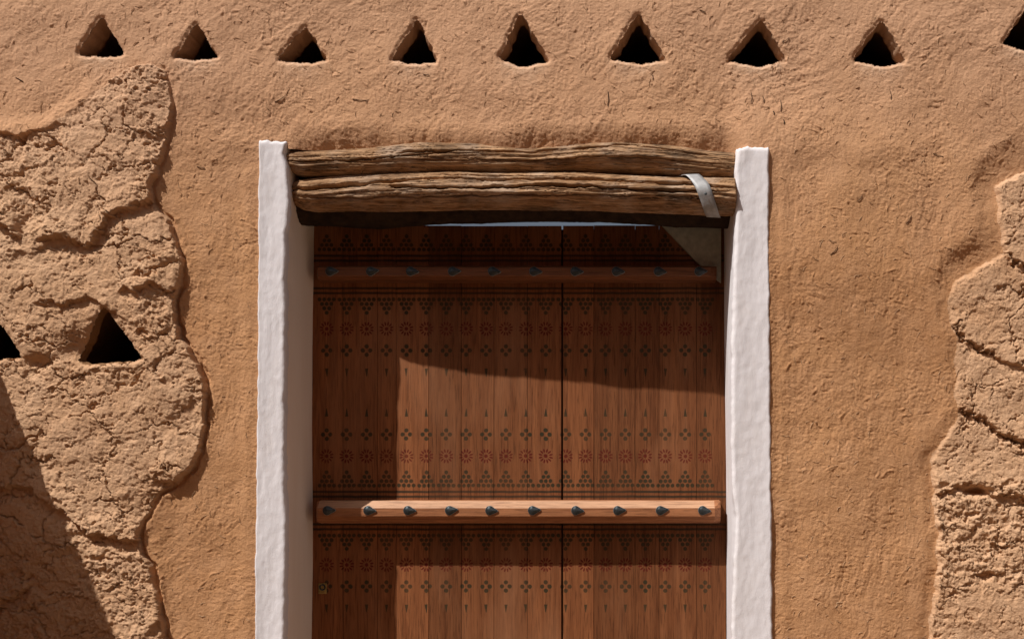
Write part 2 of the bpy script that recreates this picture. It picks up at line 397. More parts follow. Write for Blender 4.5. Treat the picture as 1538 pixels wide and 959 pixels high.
def height(x, y):
    # distorted coordinates give ragged patch borders
    wx = x + fbm(x / 26, y / 26, 4, 11) * 5; wy = y + fbm(x / 26, y / 26, 4, 17) * 5
    sl_ = sdpoly(wx, wy, LEFT); sr = sdpoly(wx, wy, RIGHT)
    # --- smooth new plaster, trowelled by hand
    ax_ = x + fbm(x / 120, y / 120, 3, 21) * 60; ay_ = y + fbm(x / 120, y / 120, 3, 23) * 60
    h = fbm(x / 330, y / 330, 3, 31) * .016 + fbm(x / 85, y / 100, 3, 33) * .0050
    h += .048 * ss(1085, 1125, x) * (1 - ss(1190, 1440, x)) * ss(90, 250, y)     # thicker coat beside the right jamb
    side = ss(170, 330, y) * ss(230, 330, x)            # streaks run downwards beside the door, slantwise above
    px_ = x + fbm(x / 150, y / 150, 2, 21) * 22; py_ = y + fbm(x / 150, y / 150, 2, 23) * 22
    sa = (px_ * .8 - py_ * .6); sb = (px_ * .6 + py_ * .8)
    amp = .7 + .6 * ss(-.4, .4, fbm(x / 110, y / 110, 2, 24))
    st = fbm(sa / 50, sb / 13, 3, 37) * (1 - side) + fbm(px_ / 12, py_ / 48, 3, 41) * side
    h += st * .0014 * amp
    h += fbm(px_ / 15, py_ / 17, 4, 43, .62) * .0014 * amp
    grit = fbm(px_ / 4.2, py_ / 5.6, 2, 51); h += grit * .0007 * amp
    nug = ss(.18, .62, fbm(x / 5.2 + sa / 40, y / 4.4, 2, 52)); h += nug * .0011 * amp
    pit = ss(.36, .60, fbm(x / 4.6, y / 4.6, 2, 53)); h -= pit * .0019 * ss(-.3, .3, fbm(x / 60, y / 60, 2, 55))
    # short drag marks of fingers and chopped straw
    for sd_, an in ((301, .95), (311, -.7), (321, 1.5), (331, .15)):
        c_, s_ = math.cos(an), math.sin(an); ua = (x * c_ + y * s_); ub = (-x * s_ + y * c_)
        bend = fbm(x / 60, y / 60, 2, sd_ + 7) * 14; m1 = fbm(ua / 30, (ub + bend) / 4.6, 2, sd_); m2 = ss(.2, .6, fbm(x / 40, y / 40, 2, sd_ + 4))
        h += (ss(.55, .95, m1) * .0030 - ss(.6, .95, -m1) * .0026) * m2
    # upper coat laps over the lower coat
    lap = 232 + fbm(x / 70, y * 0, 3, 61) * 14
    sidez = np.maximum(ss(225, 262, x) * (1 - ss(385, 400, x)), ss(1150, 1170, x) * (1 - ss(1390, 1450, x)))
    h -= ss(-22, 26, y - lap) * .012 * sidez
    # coat curls under just above the lintel logs
    over = ss(430, 470, x) * (1 - ss(1090, 1130, x)); yl = 224 - 8 * np.exp(-((x - 640) / 70) ** 2) - 7 * np.exp(-((x - 910) / 80) ** 2)
    dl = y - (yl - 14 - fbm(x / 60, y * 0, 3, 63) * 14)
    h += over * (.010 * np.exp(-(dl / 26) ** 2) - .034 * ss(-24, 32, dl) )
    # slight swelling where the coat runs up to the jambs
    h += .006 * (np.exp(-((x - 372) / 12) ** 2) + np.exp(-((x - 1172) / 12) ** 2)) * ss(235, 260, y)
    # the coat stops behind the whitewashed jambs
    h -= .030 * (ss(212, 220, y) * ss(389, 394, x) * (1 - ss(428, 434, x)) + ss(230, 238, y) * ss(1108, 1113, x) * (1 - ss(1144, 1150, x)))
    # plaster round the left patch
    o = np.maximum(sl_, 0); topm = 1 - ss(215, 245, y)
    tm = topm * (1 - ss(235, 255, x))
    h += tm * .018 * (1 - ss(0, 30, o)) * (1 - ss(110, 160, x) * .8)
    tr = .35 + .65 * ss(-.3, .2, fbm(x / 50, y / 50, 2, 67)) * ss(230, 330, y); h += (1 - tm) * (.004 * np.exp(-((o - 8) / 2.8) ** 2) - .017 * (1 - ss(2.5, 6, o))) * tr
    # plaster round the right patch dips in
    o = np.maximum(sr, 0)
    cor = np.exp(-(((x - 1500) / 60) ** 2 + ((y - 262) / 75) ** 2)) + np.exp(-(((x - 1462) / 62) ** 2 + ((y - 392) / 45) ** 2)) + .8 * ss(1500, 1538, x) * (1 - ss(262, 300, y))
    cor = np.clip(cor, 0, 1)
    h -= (.009 + .024 * cor) * (1 - ss(0, 20 + 50 * cor, o))
    plaster = h
    # --- old rough mud
    qx = x + fbm(x / 34, y / 34, 4, 71, .62) * 13; qy = y + fbm(x / 34, y / 34, 4, 73, .62) * 13
    f1, e1, c1 = vor(qx / 92, qy / 62, 3); f2, e2, c2 = vor(qx / 27, qy / 21, 5); f3, e3, c3 = vor(qx / 9, qy / 8, 9)
    crumb = fbm(x / 9, y / 9, 4, 75, .62)
    G = lambda cx_, cy_, rx, ry: np.exp(-((x - cx_) / rx) ** 2 - ((y - cy_) / ry) ** 2)
    rubble = .9 * (ss(712, 740, y) - ss(868, 905, y)) * (x > 900) + .55 * ss(770, 850, y) * (x < 800) + .7 * G(240, 470, 40, 40) + .6 * G(200, 130, 70, 26) \
        + .7 * G(30, 300, 40, 60) + .6 * G(100, 560, 90, 18) + .5 * G(180, 790, 60, 25) + .6 * G(20, 215, 60, 18) + .5 * G(245, 240, 18, 60)
    rubble = np.clip(rubble + .45 * ss(.25, .6, fbm(x / 70, y / 60, 2, 79)), 0, 1)
    big = fbm(x / 150, y / 130, 3, 81) * .011
    t1 = fbm(qx / 75, qy / 60, 3, 83); terr = (np.floor(t1 * 3.) + ss(.42, .58, t1 * 3. - np.floor(t1 * 3.))) / 3.     # broken ledges
    hr = big + (c1 - .5) * .006 + terr * .009 + fbm(x / 26, y / 24, 4, 84, .55) * (.0022 + .004 * rubble)
    crk = ss(-.05, .25, fbm(x / 48, y / 48, 2, 85)); cr1 = ss(-.15, .15, fbm(x / 80, y / 80, 2, 87))
    hr -= (1 - ss(0, .03, e1)) * .016 * cr1 + (1 - ss(0, .06, e2)) * .0085 * crk
    hr += crumb * (.0017 + .0060 * rubble) + (c2 - .5) * (.0022 + .015 * rubble) + (c3 - .5) * (.0007 + .0055 * rubble) - (1 - ss(0, .13, e3)) * (.0013 + .003 * rubble)
    hr += fbm(x / 4.3, y / 4.0, 2, 88) * .0010
    pit2 = ss(.50, .7, fbm(x / 11, y / 9, 3, 89, .6)); hr -= pit2 * (.003 + .008 * rubble)
    hr -= ss(.50, .78, fbm(qx / 42, qy / 28, 3, 91)) * (.004 + .016 * rubble)
    edge = lambda s, r: ss(0, r, -s)
    ke = .25 + .75 * ss(0, 60, -sl_); hl = .017 + .010 * ss(4, 50, -sl_) + hr - big * (1 - ke)
    # traced ledges of the left patch: lump above overhangs the lump below
    def ledge(P, side_, amt, wid):
        jx = x + fbm(x / 20, y / 20, 4, 95, .65) * 9; jy = y + fbm(x / 20, y / 20, 4, 97, .65) * 9
        yy = np.interp(jx, [p[0] for p in P], [p[1] for p in P]); m_ = ss(P[0][0] - 4, P[0][0] + 14, x) * (1 - ss(P[-1][0] - 8, P[-1][0] + 3, x))
        d = jy - yy
        return m_ * (amt * ss(-46, -2, d) * (1 - ss(-1, 3, d)) - amt * .9 * ss(0, 4, d) * (1 - ss(4, wid, d)))
    hl += ledge([(-40, 322), (0, 330), (22, 345), (36, 358)], 0, .020, 30)
    hl += ledge([(62, 360), (100, 357), (132, 368), (150, 356), (163, 340), (170, 324), (192, 314), (234, 300)], 0, .018, 34)
    hl += ledge([(55, 452), (95, 457), (140, 449), (180, 470)], 0, .010, 20)
    hl += ledge([(180, 434), (205, 438), (232, 428), (268, 436)], 0, .012, 22)
    hl += ledge([(-40, 735), (40, 726), (105, 770), (140, 800), (215, 812)], 0, .020, 34)
    hl += ledge([(-40, 905), (10, 900), (50, 880)], 0, .020, 30)
    hl += ledge([(232, 722), (250, 718), (286, 724)], 0, .016, 22)
    hl -= .050 * np.exp(-(((x - 122) / 24) ** 2 + ((y - 522) / 22) ** 2)) + .02 * np.exp(-(((x - 45) / 16) ** 2 + ((y - 335) / 24) ** 2))
    hl -= .035 * np.exp(-(((x - 60) / 18) ** 2 + ((y - 545) / 9) ** 2)) + .02 * np.exp(-(((x - 262) / 14) ** 2 + ((y - 733) / 9) ** 2))
    ke = .2 + .8 * ss(0, 60, -sr); hrr = -.006 + hr * .85 - big * .85 * (1 - ke)
    hrr += ledge([(1424, 480), (1445, 506), (1470, 520), (1500, 536), (1560, 560)], 0, .010, 16)
    hrr += ledge([(1434, 612), (1475, 626), (1500, 648), (1560, 668)], 0, .012, 14)
    hrr += ledge([(1500, 372), (1515, 386), (1538, 398), (1570, 402)], 0, .010, 12)
    hrr += ledge([(1395, 745), (1430, 728), (1470, 726), (1500, 740), (1560, 748)], 0, .014, 22)
    for P, dep in (([(1424, 470), (1432, 492), (1446, 508), (1470, 522), (1492, 532)], .020), ([(1438, 614), (1476, 628), (1500, 652), (1540, 668)], .024), ([(1508, 378), (1524, 390), (1545, 402)], .022)):
        d = dline(x + fbm(x / 11, y / 11, 3, 99, .6) * 7, y + fbm(x / 11, y / 11, 3, 105, .6) * 7, P); hrr -= dep * 1.4 * np.exp(-(d / (1.2 + 1.2 * ss(-.3, .4, fbm(x / 15, y / 15, 2, 107)))) ** 2)
    hrr -= .05 * np.exp(-(((x - 1472) / 20) ** 2 + ((y - 737) / 6) ** 2))
    out = np.where(sl_ < 0, plaster * (1 - edge(sl_, 3)) + hl * edge(sl_, 3), plaster)
    out = np.where(sr < 0, plaster * (1 - edge(sr, 6)) + hrr * edge(sr, 6), out)
    # well outside the photographed stretch the mesh is coarser, so only the broad relief stays there
    od = np.maximum(np.maximum(-25 - x, x - 1565), np.maximum(-25 - y, y - 985)); k_ = ss(0, 150, od)
    broad = fbm(x / 330, y / 330, 3, 31) * .016 + fbm(x / 85, y / 100, 3, 33) * .0050 + fbm(x / 60, y / 55, 2, 84) * .012 * ((sl_ < 0) | (sr < 0))
    return out * (1 - k_) + broad * k_, sl_, sr
H, SL, SR = height(PX, PY)
# rounded vent lips and exact vent edges
QX = PX.copy(); QY = PY.copy(); inside = np.zeros(PX.shape, bool)
for c in VC:
    bb = (c[:, 0].min(), c[:, 1].min(), c[:, 0].max(), c[:, 1].max()); m_ = near(bb, 16)
    idx = np.nonzero(m_); x = PX[idx]; y = PY[idx]; sd = sdpoly(x, y, c)
    o = np.maximum(sd, 0); bot = ss(-.2, .6, (y - bb[1]) / (bb[3] - bb[1]) - .75)
    H[idx] -= (1 - ss(0, 5, o)) * (.006 + .006 * bot)
    e = .5; gx_ = (sdpoly(x + e, y, c) - sd) / e; gy_ = (sdpoly(x, y + e, c) - sd) / e
    sn = (np.abs(sd) < cell * .62) & (x > ax[40]) & (x < 1569)
    QX[idx] = np.where(sn, x - gx_ * sd, x); QY[idx] = np.where(sn, y - gy_ * sd, y)
    inside[idx] |= sd < cell * .1
so_ = sdpoly(PX, PY, OPEN)
def sampleH(x, y):
    i = np.clip(np.searchsorted(ax, x) - 1, 0, nU - 2); j = np.clip(np.searchsorted(ay, y) - 1, 0, nV - 2)
    u = (x - ax[i]) / (ax[i + 1] - ax[i]); v = (y - ay[j]) / (ay[j + 1] - ay[j])
    return (H[i, j] * (1 - u) + H[i + 1, j] * u) * (1 - v) + (H[i, j + 1] * (1 - u) + H[i + 1, j + 1] * u) * v
VX = (QX - 769) * S; VZ = (GY - QY) * S; VY = -H
V = np.stack([VX, VY, VZ], -1).reshape(-1, 3)
F = grid_faces(nU, nV)
ins = inside.ravel(); keep = ~(ins[F].all(1)) & ~((so_.ravel() < 0)[F].all(1))
F = F[keep]
fl = SL.ravel()[F].mean(1); fr = SR.ravel()[F].mean(1); cx = PX.ravel()[F].mean(1); cy = PY.ravel()[F].mean(1)
def yl_(P): return np.interp(cx, [p[0] for p in P], [p[1] for p in P])
reg = np.zeros(len(F), int)
L = fl < 0
l1 = yl_([(-40, 325), (36, 358), (62, 360), (100, 357), (132, 368), (163, 340), (192, 314), (234, 298), (300, 298)])
l2 = yl_([(-40, 545), (60, 545), (118, 548), (216, 542), (270, 530), (330, 520)]); l3 = yl_([(-40, 735), (40, 726), (105, 770), (140, 800), (215, 812), (300, 812)])
reg[L] = 1 + (cy > l1)[L] + (cy > l2)[L] + (cy > l3)[L]
R_ = fr < 0
r1 = yl_([(1490, 372), (1515, 386), (1538, 398), (1600, 402)]); r2 = yl_([(1400, 470), (1430, 488), (1446, 508), (1492, 534), (1560, 560)])
r3 = yl_([(1400, 605), (1438, 614), (1476, 628), (1500, 652), (1560, 675)]); r4 = yl_([(1390, 745), (1430, 728), (1470, 726), (1560, 748)]); 
reg[R_] = 5 + (cy > r1)[R_] + (cy > r2)[R_] + (cy > r3)[R_] + (cy > r4)[R_]
names = {0: ('plaster_coat', M_PLASTER, None)}
labs = ['topmost lump of crumbling old mud, left of the jamb', 'cracked old mud lump with a vent at its foot', 'broad cracked old mud lump below the vent', 'eroded old mud at the bottom left, half in shadow',
        'small old mud block at the right edge', 'pale old mud block with slanting top', 'old mud block between two dark cracks', 'old mud block with a hollow underneath', 'crumbling rubble mud at bottom right']
for i, l in enumerate(labs): names[i + 1] = ('old_mud_block', M_ROUGH, l)
for r in range(10):
    f = F[reg == r]
    if not len(f): continue
    u, inv = np.unique(f, return_inverse=True)
    o = mesh_obj(names[r][0], V[u] - np.array(wall_off), inv.reshape(-1, 4), names[r][1], wall, True)
    if names[r][2]: o['label'] = names[r][2]
    if r == 0:
        ux, uy = PX.ravel()[u], PY.ravel()[u]; du = np.zeros(len(u), np.float32)
        for c in VC[:9]:                                # pale dust washed out over the sills
            bx0, by1, bx1 = c[:, 0].min(), c[:, 1].max(), c[:, 0].max(); hw_ = (bx1 - bx0) / 2
            dy = uy - by1 + 3 * np.abs((ux - (bx0 + bx1) / 2) / hw_)
            du = np.maximum(du, np.exp(-(((ux - (bx0 + bx1) / 2) / (hw_ * .95)) ** 4)) * ss(-9, -2, dy) * np.exp(-np.maximum(dy, 0) / 14))
        du *= .6 * np.clip(.75 + fbm(ux / 9, uy / 9, 3, 401) * .7, 0, 1)
        at_ = o.data.attributes.new('dust', 'FLOAT', 'POINT'); at_.data.foreach_set('value', du.astype(np.float32))
# vent tunnels
for k, c in enumerate(VC):
    n = len(c); hc = sampleH(c[:, 0], c[:, 1]); cen = c.mean(0); rings = []
    cc = c - cen; nrm = cc / np.hypot(cc[:, 0], cc[:, 1])[:, None]
    deps = [-.0015, .004, .012, .025, .035, .045, .058, .072, .085, .11, .28, .8]
    if k > 8: deps = [-.0015, .004, .010, .016, .022, .027, .032, .037, .042, .07, .28, .8]
    elif k < 3: deps = [-.0015, .004, .012, .025, .04, .055, .07, .09, .11, .15, .28, .8]
    for j, dp in enumerate(deps):
        s_ = [1.2, 0, -.5, -1.2, -2, -2.6, -3.2, -4, -4, 8, 30, 34][j]
        jit = 0 if j < 2 else 1.3
        th = np.arange(n)
        q = c + nrm * (s_ + jit * fbm(c[:, 0] / 9 + j * .6, c[:, 1] / 9 + j * .5, 3, 200 + k))[:, None]
        y_ = -hc + dp if dp < .05 else -hc * (1 - min(1, dp / .2)) + dp
        if j == 0: y_ = -hc + .006
        rings.append(np.c_[(q[:, 0] - 769) * S, y_, (GY - q[:, 1]) * S])
    VV = np.concatenate(rings); nr = len(rings)
    FF = [tuple(f[::-1]) for f in grid_faces(nr, n, True).tolist()] + [tuple(range((nr - 1) * n, nr * n))]
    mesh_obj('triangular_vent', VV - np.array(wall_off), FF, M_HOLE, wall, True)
# back, top, ends and the inside of the opening, so the wall is a real 0.9 m thick body
T = .9; x0, x1 = (ax[0] - 769) * S, (ax[-1] - 769) * S; zt = (GY - ay[0]) * S; zb = -.05
ol, orr = (409 - 769) * S - .02, (1131 - 769) * S + .02; zo = W(0, 318, T)[2] + .06; zf = (GY - 215) * S
q = []; fq = []
def quad(*p): fq.append(tuple(range(len(q), len(q) + 4))); q.extend(p)
quad((x0, T, zb), (x0, T, zt), (ol, T, zt), (ol, T, zb)); quad((orr, T, zb), (orr, T, zt), (x1, T, zt), (x1, T, zb))
quad((ol, T, zo), (ol, T, zt), (orr, T, zt), (orr, T, zo))
quad((x0, 0, zt), (x1, 0, zt), (x1, T, zt), (x0, T, zt)); quad((x0, 0, zb), (x0, 0, zt), (x0, T, zt), (x0, T, zb)); quad((x1, 0, zb), (x1, T, zb), (x1, T, zt), (x1, 0, zt))
quad((ol, .0, zb), (ol, T, zb), (ol, T, zo), (ol, .0, zo)); quad((orr, .0, zb), (orr, .0, zo), (orr, T, zo), (orr, T, zb))
quad((ol, .06, zo), (ol, T, zo), (orr, T, zo), (orr, .06, zo))
mesh_obj('wall_core', np.array(q) - np.array(wall_off), fq, M_PLASTER, wall)
# loose straw in the plaster
rs = np.random.RandomState(4); sv = []; sf = []
while len(sf) < 1100 * 6:
    x, y = rs.uniform(0, 1538), rs.uniform(0, 959)
    if 375 < x < 1170 and y > 200: continue
    L_ = rs.uniform(3, 11); a = rs.uniform(0, math.pi); r = rs.uniform(.22, .45)
    e0 = np.array([x - math.cos(a) * L_ / 2, y - math.sin(a) * L_ / 2]); e1 = np.array([x + math.cos(a) * L_ / 2, y + math.sin(a) * L_ / 2])
    i = np.clip(np.searchsorted(ax, [e0[0], x, e1[0]]), 0, nU - 1); j = np.clip(np.searchsorted(ay, [e0[1], y, e1[1]]), 0, nV - 1)
    if inside[i, j].any() or SL[i, j].min() < -2 and rs.rand() < .6: continue
    hh = H[i, j] + [.0002, .0016, rs.uniform(0, .003)]; nx, ny = -math.sin(a) * r, math.cos(a) * r
    b = len(sv); pts = [e0, np.array([x + nx * 3, y + ny * 3]), e1]
    for p, z in zip(pts, hh):
        for (dx, dz, dh) in ((nx, ny, 0), (-nx, -ny, 0), (0, 0, r * S * 1.4)):
            sv.append(((p[0] + dx - 769) * S, -z - dh, (GY - p[1] - dz) * S))
    for s0 in (0, 3):
        for k in range(3): sf.append((b + s0 + k, b + s0 + (k + 1) % 3, b + s0 + 3 + (k + 1) % 3, b + s0 + 3 + k))
st_ = mesh_obj('straw_flecks', np.array(sv) - np.array(wall_off), sf, M_STRAW, wall); st_['kind'] = 'stuff'

sv = []; sf = []
for (x, y, L_, a, r) in ((1176, 186, 7, 1.5, .8), (1172, 160, 18, 1.6, .4), (1146, 150, 8, 1.5, .6), (1128, 148, 16, 1.6, .4), (1161, 172, 5, 1.4, .8), (1338, 142, 14, 1.5, .35), (913, 150, 22, 1.6, .4), (640, 112, 9, .1, .4), (1410, 232, 16, .3, .45), (1055, 18, 9, .4, .5),
                         (980, 118, 6, 1.5, .6), (700, 250, 0.1, 1, .1), (300, 250, 12, .2, .4), (1250, 380, 16, -.8, .45), (1180, 60, 12, -.6, .4), (420, 150, 16, -.5, .4), (30, 120, 14, .5, .5), (540, 150, 22, .1, .35), (1290, 300, 11, -.9, .5), (1365, 330, 14, -1.0, .5)):
    e0 = np.array([x - math.cos(a) * L_ / 2, y - math.sin(a) * L_ / 2]); e1 = np.array([x + math.cos(a) * L_ / 2, y + math.sin(a) * L_ / 2]); b = len(sv)
    for p, o_ in ((e0, .0005), ((e0 + e1) / 2 + [1, .6], .0022), (e1, .0015)):
        hh = float(sampleH(np.array([p[0]]), np.array([p[1]]))[0]); nx, ny = -math.sin(a) * r, math.cos(a) * r
        for (dx, dz, dh) in ((nx, ny, 0), (-nx, -ny, 0), (0, 0, .003)): sv.append(((p[0] + dx - 769) * S, -hh - o_ - dh, (GY - p[1] - dz) * S))
    for s0 in (0, 3):
        for k in range(3): sf.append((b + s0 + k, b + s0 + (k + 1) % 3, b + s0 + 3 + (k + 1) % 3, b + s0 + 3 + k))
tw = mesh_obj('twig_flecks', np.array(sv) - np.array(wall_off), sf, M_SHADE_TWIG, wall); tw['kind'] = 'stuff'

# ================================================================== SIDE WALL (left, outside the frame, casts the slanting shade)
sw = []; ny_, nz_ = 90, 60; X0 = (-80 - 769) * S; Z0w = (GY - 343) * S
for (xx) in (X0, X0 - .45):
    for i in range(ny_):
        t = i / (ny_ - 1) * 3.4; top = Z0w - .60 * t + .018 * float(fbm(np.array([t * 4.]), np.array([3.3]), 4, 5)[0]) - .05 * max(0, t - 1)
        for j in range(nz_):
            z = -.05 + (top + .05) * j / (nz_ - 1)
            b_ = .012 * float(pn(np.array([t * 3.]), np.array([z * 3.]), 9)[0])
            sw.append((xx - (xx < X0 - .1) * b_ + (xx > X0 - .1) * (b_ - .02 * (j == nz_ - 1)), .02 - t, z))
sw = np.array(sw); n1 = ny_ * nz_
fa = grid_faces(ny_, nz_); fs = [tuple(f) for f in fa.tolist()] + [tuple(x + n1 for x in f[::-1]) for f in fa.tolist()]
for i in range(ny_ - 1):
    a, b = i * nz_ + nz_ - 1, (i + 1) * nz_ + nz_ - 1; fs.append((a, b, b + n1, a + n1))
for j in range(nz_ - 1):
    a = (ny_ - 1) * nz_ + j; fs.append((a, a + n1, a + 1 + n1, a + 1))
o = mesh_obj('buttress_wall', sw, fs, M_PLASTER, None, False)
tag(o, 'low sloping mud wall jutting out from the facade left of the frame', 'wall')

# ================================================================== ADDED WALL (unseen behind the camera, cuts the sky fill)
xs_, zs_ = np.linspace(-14, 14, 141), np.linspace(-.05, 6.5, 40); gx, gz = np.meshgrid(xs_, zs_, indexing='ij')
gyy = -8.5 + fbm(gx * .8, gz * .8, 4, 3) * .05; gz = gz + (gz > 6.4) * fbm(gx, gx * 0, 3, 8) * .1
fr = np.stack([gx, gyy, gz], -1).reshape(-1, 3); bk = fr.copy(); bk[:, 1] = -9.1; nn = len(fr)
fg = grid_faces(141, 40); ff = [tuple(f[::-1]) for f in fg.tolist()] + [tuple(x + nn for x in f) for f in fg.tolist()]
for i in range(140): a, b = i * 40 + 39, i * 40 + 79; ff.append((a, b, b + nn, a + nn))
for i in (0, 140):
    for j in range(39): a = i * 40 + j; ff.append((a, a + 1, a + 1 + nn, a + nn))
o = mesh_obj('sky_blocking_wall', np.concatenate([fr, bk]), ff, M_PLASTER)
tag(o, 'added unseen mud wall behind the camera, holding sky light off the doorway', 'wall')

# ================================================================== WHITEWASHED JAMBS
def jamb(outer, corner, inner_px, ytop, right, label):
    """outer, corner: traced edges (py, px); profile runs outer edge > front face > rounded corner > reveal"""
    n = 420; ys = np.linspace(ytop, GY, n)
    sgn = -1 if right else 1; jo = .048 if right else 0.
    xo = np.interp(ys, [p[0] for p in outer], [p[1] for p in outer]) + fbm(ys / 22, ys * 0, 4, 5 + right) * 1.3
    xc = np.interp(ys, [p[0] for p in corner], [p[1] for p in corner]) + fbm(ys / 30, ys * 0, 3, 15 + right) * 1.5
    xs0 = np.convolve(np.pad(xc, 45, 'edge'), np.ones(91) / 91, 'valid'); rows = []; R = 6.0
    xe = np.interp(ys, [224, 500, 700, 1235], [1097, 1099, 1102, 1104]) if right else xs0 + 2.0
    fr_ = list(np.linspace(0, 1, 26)); nrev = 40
    for i, y in enumerate(ys):
        a, c = xo[i], xc[i]; row = []
        row.append((a - sgn * .5, .03)); row.append((a, .006 - jo)); row.append((a + sgn * 1.2, -.004 - jo))
        fin = c - sgn * R
        for f in fr_: row.append((a + sgn * 2.5 + (fin - a - sgn * 2.5) * f, -.009 - jo + .003 * math.sin(f * 3.1)))
        for k in range(1, 8):
            th = k / 8 * math.pi / 2; row.append((fin + sgn * R * math.sin(th), -.009 - jo + R * S * (1 - math.cos(th))))
        for k in range(1, nrev + 1):
            f = k / nrev; row.append((c + (xs0[i] - c) * min(1, f * 5) * (1 - f) + (xe[i] - c) * f, .012 - jo + f * (DD + .03 - .012 + jo)))
        rows.append(row)
    P = np.array(rows); ncol = P.shape[1]
    X = P[:, :, 0]; Yd = P[:, :, 1]; YY = np.repeat(ys[:, None], ncol, 1)
    # relief: on the front it moves y, on the reveal it moves x
    wgt = ss(.0 - jo, .03 - jo, Yd); nz = (fbm(X / 30 + Yd * 6, YY / 110, 3, 25 + right) * .0021 + fbm((X + Yd * 300) / 9, YY / 16, 3, 27 + right) * .0010) * (1 - .85 * wgt)
    nz[:, :2] = 0
    Yd = Yd - nz * (1 - wgt); X = X + sgn * nz / S * wgt
    tp = np.clip((YY - ytop) / 9, 0, 1); Yd = Yd + (1 - np.sqrt(1 - (1 - tp) ** 2)) * .03 * (1 - wgt)
    Z = (GY - YY) * S; Z += (1 - ss(0, 14, YY - ytop)) * (fbm(X / 9, YY * 0, 3, 61 + right) * 2.6 - 1.6 * ((X - X[:, :27].mean()) / 24) ** 2) * S * (YY - ytop < 30)
    Vj = np.stack([(X - 769) * S, Yd, Z], -1)
    base = np.array(W((outer[0][1] + corner[0][1]) / 2, GY, 0)); o = None
    # top cap strip going back into the wall
    cap = Vj[0].copy(); cap[:, 1] = np.maximum(cap[:, 1], .05)
    Vj = np.concatenate([cap[None], Vj]); Fj = grid_faces(n + 1, ncol)
    if not right: Fj = Fj[:, ::-1].copy()
    o = mesh_obj('door_jamb', Vj.reshape(-1, 3) - base, Fj, M_WHITE, None, True); o.location = base
    if not right:                                       # shaded inner face: warm bounce light painted in as creamy limewash
        o.data.materials.append(M_BOUNCE_LIME); yv = Vj.reshape(-1, 3); ed_ = .024 + fbm(yv[:, 2] * 12, yv[:, 2] * 0, 3, 5) * .012
        o.data.polygons.foreach_set('material_index', (yv[Fj][:, :, 1].mean(1) > ed_[Fj[:, 0]]).astype(np.int32))
    tag(o, label, 'jamb')
jamb([(208, 388), (240, 388), (500, 387), (700, 385), (960, 382), (1235, 380)],
     [(208, 433), (232, 428), (250, 432), (310, 436), (350, 431), (430, 430), (600, 429), (700, 429), (800, 431), (960, 428), (1235, 426)], 430, 208, False,
     'whitewashed jamb on the left of the door, its wide inner face in shade')
jamb([(224, 1153), (300, 1153), (600, 1155), (800, 1157), (960, 1158), (1235, 1160)],
     [(224, 1106), (260, 1102), (300, 1104), (400, 1101), (520, 1097), (640, 1096), (730, 1099), (780, 1104), (850, 1099), (960, 1097), (1235, 1096)], 1101, 224, True,
     'whitewashed jamb on the right of the door, in full sunlight')

